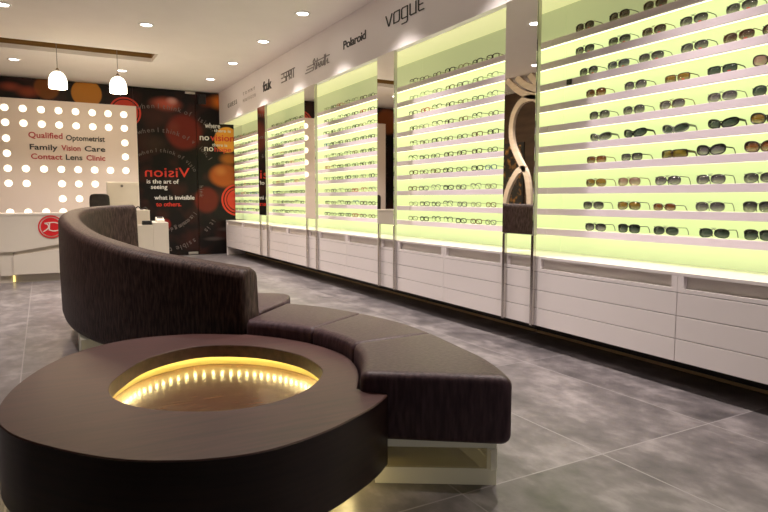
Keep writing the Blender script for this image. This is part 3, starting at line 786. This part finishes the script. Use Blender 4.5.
rowsY = [[2.949, 2.676, 2.425, 2.203, 2.003, 1.818], [2.944, 2.67, 2.427, 2.179, 1.918], [2.906, 2.671, 2.438, 2.168, 1.925, 1.724], [2.839, 2.54, 2.262, 2.003, 1.767], [2.805, 2.545, 2.289, 1.997, 1.762],
         [2.8, 2.54, 2.269, 1.991, 1.761], [2.818, 2.547, 2.269, 2.046, 1.783], [2.816, 2.56, 2.295, 2.037, 1.778], [2.832, 2.555, 2.309, 2.034, 1.777], [2.809, 2.548, 2.294, 2.003, 1.766]]
kinds = [
    [('round', 'brown', 'brownf', 1), ('round', 'brown', 'gun', 0), ('round', 'brown', 'gold', 1), ('round', 'brown', 'brownf', 0), ('round', 'brown', 'gold', 1), ('round', 'grey', 'gun', 0)],
    [('aviator', 'grey', 'gun', 1), ('aviator', 'grey', 'steel', 1), ('aviator', 'brown', 'gold', 1), ('aviator', 'grey', 'gun', 1), ('aviator', 'grey', 'steel', 1)],
    [('round', 'grey', 'gun', 1), ('aviator', 'blue', 'steel', 1), ('aviator', 'grey', 'steel', 1), ('aviator', 'grey', 'gun', 1), ('aviator', 'brown', 'gold', 1), ('aviator', 'brown', 'gun', 0)],
    [('round', 'orange', 'gold', 0), ('round', 'violet', 'gun', 0), ('rect', 'amber', 'brownf', 1), ('rect', 'green', 'black', 1), ('big', 'rose', 'brownf', 0)],
    [('round', 'grey', 'gun', 0), ('round', 'grey', 'steel', 0), ('aviator', 'violet', 'gold', 0), ('aviator', 'violet', 'steel', 0), ('round', 'green', 'black', 0)],
    [('sport', 'grey', 'greyf', 0), ('sport', 'green', 'black', 0), ('sport', 'green', 'greyf', 0), ('sport', 'green', 'black', 0), ('big', 'amber', 'gun', 0)],
    [('rect', 'orange', 'gold', 0), ('rect', 'grey', 'black', 0), ('shield', 'olive', 'brownf', 0), ('big', 'violet', 'black', 0), ('big', 'orange', 'brownf', 0)],
    [('aviator', 'amber', 'gold', 0), ('aviator', 'rose', 'gold', 0), ('aviator', 'violet', 'gun', 0), ('aviator', 'violet', 'gun', 0), ('aviator', 'grey', 'gun', 0)],
    [('aviator', 'grey', 'steel', 0), ('aviator', 'amber', 'gun', 0), ('slim', 'orange', 'gun', 0), ('aviator', 'violet', 'steel', 0), ('club', 'grey', 'gun', 0)],
    [('aviator', 'violet', 'gun', 0), ('club', 'green', 'black', 0), ('aviator', 'green', 'steel', 0), ('aviator', 'green', 'gun', 0), ('club', 'green', 'black', 0)]]
KN = {'round': 'rounded wire', 'aviator': 'aviator', 'rect': 'rectangular', 'sport': 'wraparound sport', 'big': 'oversized', 'shield': 'wide shield', 'club': 'browline', 'slim': 'slim rectangular'}
LN = {'brown': 'brown', 'grey': 'grey', 'blue': 'blue-grey', 'amber': 'amber', 'green': 'green', 'orange': 'orange-brown', 'rose': 'rose', 'violet': 'smoky', 'olive': 'olive'}
ORD = ['first', 'second', 'third', 'fourth', 'fifth', 'sixth', 'seventh', 'eighth', 'ninth', 'tenth']
SH = ['top', 'second', 'third', 'fourth', 'fifth', 'sixth', 'seventh', 'eighth', 'ninth', 'bottom']
for r in range(10):
    z = SZ[9 - r]
    for c, (yy_, k) in enumerate(zip(rowsY[r], kinds[r])):
        place_sunglasses(*k, yy_, z, '%s sunglasses with %s lenses, %s from left on the nearest bay\'s %s shelf' % (KN[k[0]], LN[k[1]], ORD[c], SH[r]))

# optical frames in the four farther bays: each pair one small mesh, copied
def optical(kind, frame):
    r = GM.get(('o', kind)) or GM.setdefault(('o', kind), glasses_meshes(kind, 2.0))
    bm = bmesh.new(); bm.from_mesh(r['frame']); bm.from_mesh(r['temple', 1]); bm.from_mesh(r['temple', -1])
    bmesh.ops.scale(bm, verts=bm.verts, vec=(.90, .84, .90))
    me = bpy.data.meshes.new('eyeglasses'); bm.to_mesh(me); bm.free(); me.materials.append(FM[frame])
    for p in me.polygons: p.use_smooth = True
    return me
OP = {}
FN = {'black': 'black', 'gun': 'dark grey', 'brownf': 'dark brown', 'steel': 'silver', 'gold': 'gold', 'red': 'red', 'blue': 'blue', 'clear': 'pale'}
BN = ['', 'second', 'third', 'fourth', 'farthest']
rnd = random.Random(11)
for b in range(1, 5):
    y0, y1, _ = bays[b]
    n = 7; ya, yb = y1 * 1.108 - .36, y0 * 1.108 + .12
    for r in range(10):
        z = SZ[9 - r]
        for c in range(n):
            y_ = ya - (ya - yb) * c / (n - 1) + rnd.uniform(-.012, .012)
            if r in (7, 8, 9) and b == 1:
                fr = rnd.choice(['clear', 'gold', 'steel']) if c in (0, 5, 6) else rnd.choice(['black', 'black', 'gun', 'steel'])
            elif r == 1 and b == 1: fr = rnd.choice(['clear', 'clear', 'gold', 'steel'])
            else: fr = rnd.choice(['black', 'black', 'gun', 'brownf', 'black', 'gun', 'steel', 'gold', 'black', 'brownf', 'red', 'blue', 'clear'])
            kd = rnd.choice(['rect', 'slim', 'rect', 'club'])
            lab = '%s-framed eyeglasses, %s from left on the %s bay\'s %s shelf' % (FN[fr], ORD[c], BN[b], SH[r])
            if (kd, fr) not in OP:
                OP[kd, fr] = bpy.data.objects.new('eyeglasses', optical(kd, fr)); o = OP[kd, fr]
            else: o = OP[kd, fr].copy()
            C.objects.link(o); o.location = (XS + .036, y_, z + .0012); o.rotation_euler = (0, 0, -PI / 2 + rnd.uniform(-.1, .1))
            tag(o, lab, 'eyeglasses', 'optical frames in the farther bays')

# ------------------------------------------------------------------ round table
BT = .17; ST = .408        # bench underside, seat height
TT, TB = .34, .092        # table top, underside of its drum
b_in = spline([(.845, 2.920, 0), (.965, 2.765, 0), (1.055, 2.585, 0), (1.098, 2.37, 0), (1.088, 2.21, 0), (1.028, 2.03, 0), (.922, 1.832, 0)], 8)
def fourier(cx, cy, co, a):
    r = co[0]
    for k in range((len(co) - 1) // 2): r += co[1 + 2 * k] * math.cos((k + 1) * a) + co[2 + 2 * k] * math.sin((k + 1) * a)
    return (cx + r * math.cos(a), cy + r * math.sin(a))
HC = [.402, .0102, -.0128, -.0391, .0105, -.0011, -.0109]
TC = [.7196, .1015, -.0041, -.0344, -.0036, .0297, -.0133, .0261, .0116]
hole = lambda a, f=1.: tuple(.0 + v for v in ((.557 + (fourier(.557, 2.325, HC, a)[0] - .557) * f), (2.325 + (fourier(.557, 2.325, HC, a)[1] - 2.325) * f)))
tc = Vector((.557, 2.325))
# outer outline: free part from the step at the bench end round the front and left to the sofa, then along the bench
fr_ = [Vector((p.x, p.y)) for p in spline([(.997, 1.767, 0), (.925, 1.703, 0), (.845, 1.65, 0), (.691, 1.568, 0), (.542, 1.522, 0), (.442, 1.515, 0), (.341, 1.535, 0), (.254, 1.570, 0), (.165, 1.625, 0), (.078, 1.706, 0), (-.007, 1.812, 0), (-.090, 1.940, 0), (-.142, 2.085, 0),
       (-.153, 2.25, 0), (-.116, 2.475, 0), (-.032, 2.71, 0), (.07, 2.885, 0), (.19, 3.0, 0), (.333, 3.068, 0), (.50, 3.07, 0), (.66, 3.02, 0), (.846, 2.89, 0)], 5)]
inner_off = []
for i, p in enumerate(b_in):
    d = (b_in[min(i + 1, len(b_in) - 1)] - b_in[max(i - 1, 0)]).normalized(); nrm = Vector((d.y, -d.x, 0))
    q = p + nrm * (.010 if nrm.x < 0 else -.010); inner_off.append(Vector((q.x, q.y)))
endd = Vector((1.343 - .922, 1.529 - 1.832)).normalized(); endn = Vector((endd.y, -endd.x)) * .008
if endn.y > 0: endn = -endn
step_in = Vector((.906, 1.838)) + endn; step_out = Vector((.997, 1.768)) + endn
out = [step_out] + fr_[1:-1] + inner_off + [step_in]
N_ = 220
def ray_hit(a, f=0.):
    """distance from the well centre to the outline along angle a"""
    d = Vector((math.cos(a), math.sin(a))); best = 0
    for p, q in zip(out, out[1:] + out[:1]):
        e = q - p; den = d.x * e.y - d.y * e.x
        if abs(den) < 1e-9: continue
        w_ = p - tc; s = (w_.x * e.y - w_.y * e.x) / den; u = (w_.x * d.y - w_.y * d.x) / den
        if s > 0 and -1e-6 <= u <= 1 + 1e-6: best = max(best, s)
    return best
angs = [2 * PI * k / N_ for k in range(N_)]
for p in (step_out, step_in): angs.append(math.atan2(p.y - tc.y, p.x - tc.x) % (2 * PI))
angs = sorted(set(angs)); 
OUT = [tc + Vector((math.cos(a), math.sin(a))) * ray_hit(a) for a in angs]
HP = [(.172, 2.268), (.214, 2.425), (.352, 2.657), (.545, 2.768), (.675, 2.746), (.822, 2.628), (.924, 2.41), (.926, 2.19), (.878, 2.068), (.748, 1.930), (.585, 1.868), (.440, 1.886), (.284, 1.988), (.194, 2.125)]
HS = [((math.atan2(p.y - tc.y, p.x - tc.x)) % (2 * PI), (Vector((p.x, p.y)) - tc).length) for p in spline([(x, y, 0) for x, y in HP], 6, True)]
HS.sort()
def hr(a):  # radius of the well about tc, smoothed round the measured rim
    a %= 2 * PI; w_ = t_ = 0
    for b, q in HS:
        d = (a - b + PI) % (2 * PI) - PI; k = math.exp(-(d / .10) ** 2); w_ += k; t_ += k * q
    return t_ / w_
INN = [tc + Vector((math.cos(a), math.sin(a))) * hr(a) for a in angs]
def shrink(P, d, c=tc): return [c + (p - c) * (1 - d / (p - c).length) for p in P]
z3 = lambda P, z: [(p.x, p.y, z) for p in P]
t = thing('round_table', 'low round dark wood table with a glowing gold well in its top', 'table', (.5, 2.25, 0))
bm = bmesh.new()
loft(bm, [z3(INN, TT - .055), z3(INN, TT - .002), z3(shrink(INN, -.002), TT), z3(shrink(OUT, .003), TT), z3(OUT, TT - .004)], True)
obj('tabletop', bm, M['wood'], t, True, 30)
bm = bmesh.new()
loft(bm, [z3(OUT, TT - .0042), z3(OUT, TB + .004), z3(shrink(OUT, .004), TB), z3(shrink(OUT, .20), TB)], True)
obj('drum_side', bm, M['woodside'], t, True, 30)
OW = shrink(INN, -.035)
bm = bmesh.new(); loft(bm, [z3(OW, TT - .096), z3(OW, TT - .018), z3(INN, TT - .0185)], True)
obj('well_wall', bm, M['gold'], t, True, 30)
bm = bmesh.new(); loft(bm, [z3(OW, TT - .0965), z3(shrink(OW, .10), TT - .0966)], True); bm.faces.new([bm.verts.new((p.x, p.y, TT - .0966)) for p in shrink(OW, .10)])
obj('well_floor', bm, M['wellfloor'], t)
bm = bmesh.new()
LEDP = shrink(INN, -.018)
for i in range(0, len(LEDP), 3):
    p = LEDP[i]; bx(bm, p.x - .004, p.x + .004, p.y - .004, p.y + .004, TT - .057, TT - .051)
obj('led_strip', bm, M['warmled'], t)
PL = shrink(OUT, .17)
bm = bmesh.new(); loft(bm, [z3(PL, 0), z3(PL, TB)], True)
obj('plinth', bm, M['acrylic'], t, True, 40)
bm = bmesh.new(); LU = shrink(OUT, .13); loft(bm, [z3(LU, TB - .012), z3(LU, TB - .001), z3(shrink(LU, .012), TB - .001), z3(shrink(LU, .012), TB - .012)], True, closed_path=True)
obj('under_light', bm, M['underled'], t)

# ------------------------------------------------------------------ curved bench (three wedge cushions)
b_out = spline([(1.207, 3.31, 0), (1.328, 3.13, 0), (1.397, 2.95, 0), (1.440, 2.825, 0), (1.498, 2.525, 0), (1.497, 2.247, 0), (1.463, 1.965, 0), (1.437, 1.79, 0), (1.388, 1.630, 0), (1.343, 1.529, 0)], 8)
def nearest(P, x, y): return min(range(len(P)), key=lambda i: (P[i].x - x) ** 2 + (P[i].y - y) ** 2)
cuts = [((.845, 2.92), (1.207, 3.31)), ((1.055, 2.585), (1.437, 2.825)), ((1.093, 2.24), (1.497, 2.247)), ((.922, 1.832), (1.343, 1.529))]
def cushion_rings(I, O, z0, z1, r, endr=(.012, .012), nseg=5):
    """lofted rounded-rectangle sections between an inner and an outer rail, ends slightly rounded over"""
    rings = []; n = len(I)
    def sec(i, o, ins):
        i3 = Vector((i.x, i.y, 0)); o3 = Vector((o.x, o.y, 0)); d = (o3 - i3); L = d.length; d.normalize(); pts = []
        a, b = ins, L - ins; lo, hi = z0 + ins, z1 - ins
        for (cx_, cz_, s) in ((b - r, hi - r, 0), (a + r, hi - r, 1), (a + r, lo + r, 2), (b - r, lo + r, 3)):
            for k in range(nseg + 1):
                th = (s + k / nseg) * PI / 2
                pts.append(i3 + d * (cx_ + r * math.cos(th)) + Vector((0, 0, cz_ + r * math.sin(th))))
        return pts
    for q in range(n):
        rings.append((I[q], O[q], 0))
    out_ = []
    e0 = (I[1] - I[0]).normalized() * 1, (O[1] - O[0]).normalized(); e1 = (I[-2] - I[-1]).normalized(), (O[-2] - O[-1]).normalized()
    for ins, sh_ in ((1, 0), (.5, .13), (.15, .5)): out_.append(sec(I[0] + e0[0] * endr[0] * sh_, O[0] + e0[1] * endr[0] * sh_, endr[0] * ins))
    out_.append(sec(I[0] + e0[0] * endr[0], O[0] + e0[1] * endr[0], 0))
    for q in range(1, n - 1): out_.append(sec(I[q], O[q], 0))
    out_.append(sec(I[-1] + e1[0] * endr[1], O[-1] + e1[1] * endr[1], 0))
    for ins, sh_ in ((.15, .5), (.5, .13), (1, 0)): out_.append(sec(I[-1] + e1[0] * endr[1] * sh_, O[-1] + e1[1] * endr[1] * sh_, endr[1] * ins))
    return out_
t = thing('curved_bench', 'backless dark brown curved bench of wedge seats wrapping round the table', 'bench', (1.2, 2.3, 0))
for q, ((i0, o0), (i1, o1)) in enumerate(zip(cuts, cuts[1:])):
    a, b = nearest(b_in, *i0), nearest(b_in, *i1); c_, d_ = nearest(b_out, *o0), nearest(b_out, *o1)
    I = resample(b_in[a:b + 1], 14); O = resample(b_out[c_:d_ + 1], 14)
    bm = bmesh.new(); loft(bm, cushion_rings(I, O, BT, ST, .034, (.014, .026 if q == 2 else .014)), True, True, True)
    obj('seat_cushion', bm, M['leather'], t, True, 50)
# acrylic plinth: solid rails round clear panes
ii, oo = nearest(b_in, *cuts[1][0]), nearest(b_out, *cuts[1][1])
I = resample(b_in[ii:], 12); O = resample(b_out[oo:], 12)
I = [i.lerp(o, .10) for i, o in zip(I, O)]; O = [i.lerp(o, .93) for i, o in zip(I, O)]
I[-1] = I[-1].lerp(I[-2], .5); O[-1] = O[-1].lerp(O[-2], .62)
def ring_wall(bm, P, z0, z1, th, closed=True):
    c = sum(P, Vector((0, 0, 0))) / len(P)
    Q = [p + (c - p).normalized() * th for p in P]
    loft(bm, [[(p.x, p.y, z0) for p in P], [(p.x, p.y, z1) for p in P], [(p.x, p.y, z1) for p in Q], [(p.x, p.y, z0) for p in Q]], True, closed_path=True)
loop = [Vector((p.x, p.y, 0)) for p in I] + [Vector((p.x, p.y, 0)) for p in O[::-1]]
bm = bmesh.new(); ring_wall(bm, loop, .001, .06, .02); ring_wall(bm, loop, .135, BT - .001, .02)
pe = loop[len(I)]; pi_ = loop[len(I) - 1]
for p in (pe, pi_):
    s_ = .028; prism(bm, [(p.x - s_, p.y - .004), (p.x, p.y - .004), (p.x, p.y + s_), (p.x - s_, p.y + s_)] if p is pe else [(p.x, p.y), (p.x + s_, p.y), (p.x + s_, p.y + s_), (p.x, p.y + s_)], 'z', .06, .135)
pl = obj('plinth', bm, M['acrylic'], t)
bm = bmesh.new(); ring_wall(bm, loop, .06, .135, .006)
obj('clear_pane', bm, M['acrylicclear'], pl)

# ------------------------------------------------------------------ curved high-back sofa
so = spline([(.8545, 2.985, .648), (.64, 3.22, .683), (.42, 3.5, .72), (.27, 3.8, .76), (.16, 4.15, .80), (.10, 4.6, .85), (.10, 5.1, .89), (.20, 5.6, .92), (.41, 5.97, .938), (.685, 6.145, .947)], 7)
t = thing('curved_sofa', 'dark brown fabric sofa with a tall curved back, behind the round table', 'sofa', (.7, 4.6, 0))
n = len(so); rings = []; inn = []
for i, p in enumerate(so):
    d = so[min(i + 1, n - 1)] - so[max(i - 1, 0)]; d.z = 0; d.normalize(); nr = Vector((d.y, -d.x, 0))     # towards the seat
    inn.append(p + nr * .15)
def back_sec(p, nr, zt, zb, w=.15, shrink_=0.):
    pts = []
    r = .05; lean = .012
    a, b = shrink_, w - shrink_; top = zt - shrink_; bot = zb + shrink_
    prof = [(a + .035, bot), (a + .012, bot + .018), (a, bot + .06), (a - .004, (bot + top) / 2)]
    for k in range(7):
        th = PI - k * PI / 6 / 2; prof.append((a + r + r * math.cos(th), top - r + r * math.sin(th)))
    for k in range(7):
        th = PI / 2 - k * PI / 12; prof.append((b - r + r * math.cos(th), top - r + r * math.sin(th)))
    prof += [(b + .012, (bot + top) / 2), (b + .02, bot + .05), (b, bot)]
    return [Vector((p.x, p.y, 0)) + nr * u + Vector((0, 0, v)) for u, v in prof]
R_ = []
for i, p in enumerate(so):
    d = so[min(i + 1, n - 1)] - so[max(i - 1, 0)]; d.z = 0; d.normalize(); nr = Vector((d.y, -d.x, 0))
    if i == 0: nr = Vector((.107, .083, 0)).normalized()
    R_.append((p, nr, d))
p, nr, d = R_[0]; rings += [back_sec(p, nr, p.z - .0, .15, .135, .02), back_sec(p + d * .006, nr, p.z, .15, .135, .006), back_sec(p + d * .02, nr, p.z, .15, .135, 0)]
for (p, nr, d) in R_[1:-1]: rings.append(back_sec(p, nr, p.z, .15))
p, nr, d = R_[-1]; rings += [back_sec(p - d * .02, nr, p.z, .15), back_sec(p - d * .006, nr, p.z, .15, .15, .006), back_sec(p, nr, p.z, .15, .15, .02)]
bm = bmesh.new(); loft(bm, rings, True, True, True)
obj('backrest', bm, M['fabric'], t, True, 60)
# seat between the backrest and its curved front edge
edge = spline([(1.20, 3.345, 0), (1.325, 3.63, 0), (1.10, 3.80, 0), (.90, 4.10, 0), (.80, 4.5, 0), (.78, 4.95, 0), (.86, 5.4, 0), (1.0, 5.70, 0)], 8)
I = resample([q + (q - p_[0]).normalized() * .012 for q, p_ in zip(inn[2:-2], R_[2:-2])], 40); I = [Vector((p.x, p.y, 0)) for p in I]
I[0] = Vector((.985, 3.12, 0)); I[1] = I[0].lerp(I[2], .5)
E_ = [Vector((p.x, p.y, 0)) for p in resample(edge, 40)]
bm = bmesh.new(); loft(bm, cushion_rings(I, E_, .15, ST, .025, (.010, .02)), True, True, True)
obj('seat', bm, M['leather'], t, True, 50)
for (x0, x1, y0, y1) in ((.165, .44, 4.08, 4.40), (.60, .85, 3.42, 3.66), (.32, .6, 5.4, 5.65)):
    obj('plinth', box(x0, x1, y0, y1, .001, .149, bev=.004), M['acrylic'], t)

# ------------------------------------------------------------------ left side seen in the mirrors
def ribbon(P, w, th):
    """flat bent strip through y,z points at constant x"""
    bm = bmesh.new(); P = spline([(0, a, b) for a, b in P], 8); rings = []
    for i, p in enumerate(P):
        d = (P[min(i + 1, len(P) - 1)] - P[max(i - 1, 0)]).normalized(); nrm = Vector((0, -d.z, d.y))
        rings.append([p + nrm * w / 2 + Vector((th / 2, 0, 0)), p - nrm * w / 2 + Vector((th / 2, 0, 0)), p - nrm * w / 2 - Vector((th / 2, 0, 0)), p + nrm * w / 2 - Vector((th / 2, 0, 0))])
    loft(bm, rings, True, True, True)
    return bm
OX = -.85
t = thing('bent_wood_screen', 'pale bent wood loop ornament standing at the left wall, seen in the nearest mirror', 'ornament', (OX, 7.3, 0))
f_ = lambda L_: [(a * .855, 1 + (b - 1) * .855) for a, b in L_]
for nme, P in (('loop_strip', [(8.18, 2.70), (8.34, 2.77), (8.61, 2.74), (8.80, 2.56), (8.87, 2.3), (8.82, 1.99), (8.64, 1.70), (8.46, 1.46), (8.38, 1.19), (8.35, .87), (8.36, .4), (8.38, -.165)]),
               ('side_strip', [(8.46, 1.53), (8.60, 1.53), (8.74, 1.44), (8.94, 1.16), (9.04, .8), (9.08, .3), (9.08, -.165)]),
               ('crown_strip', [(8.15, 2.76), (8.45, 2.83), (8.67, 2.93), (8.85, 3.05), (9.02, 3.19)]), ('crown_strip', [(8.12, 2.86), (8.41, 2.97), (8.58, 3.06), (8.75, 3.19)]), ('crown_strip', [(8.08, 2.95), (8.25, 3.03), (8.42, 3.19)])):
    P = f_(P)
    bm = ribbon(P, .095, .05)
    for v in bm.verts: v.co.x += OX; v.co.z = min(max(v.co.z, 0.002), CEIL - .002)
    obj(nme, bm, M['orn'], t, True, 40)
t = thing('flower_picture', 'dark picture of orange flowers on the left wall behind the bent wood loops', 'picture', (XL + .02, 8.85, .5))
obj('picture_frame', box(XL + .001, XL + .02, 8.34, 9.3, .5, 2.0), M['black'], t)
obj('print', box(XL + .02, XL + .022, 8.39, 9.25, .55, 1.95), M['flower'], t)

# ------------------------------------------------------------------ world, camera, view
w = bpy.data.worlds.new('daylight'); S.world = w; w.use_nodes = True
bg = w.node_tree.nodes['Background']; bg.inputs['Color'].default_value = (.86, .90, 1, 1); bg.inputs['Strength'].default_value = .12  # soft fill entering by the added shopfront opening
cd = bpy.data.cameras.new('camera'); cam = bpy.data.objects.new('camera', cd); C.objects.link(cam)
cd.sensor_width = 36; cd.lens = 36 * 612.91 / 768; cd.clip_start = .02
cam.location = (0, 0, 1.0); cam.rotation_euler = (PI / 2 - .093007, 0, -.50680)
S.camera = cam
vs = S.view_settings
vs.view_transform = 'Standard'; vs.look = 'None'; vs.exposure = .45; vs.gamma = 1; vs.use_curve_mapping = False
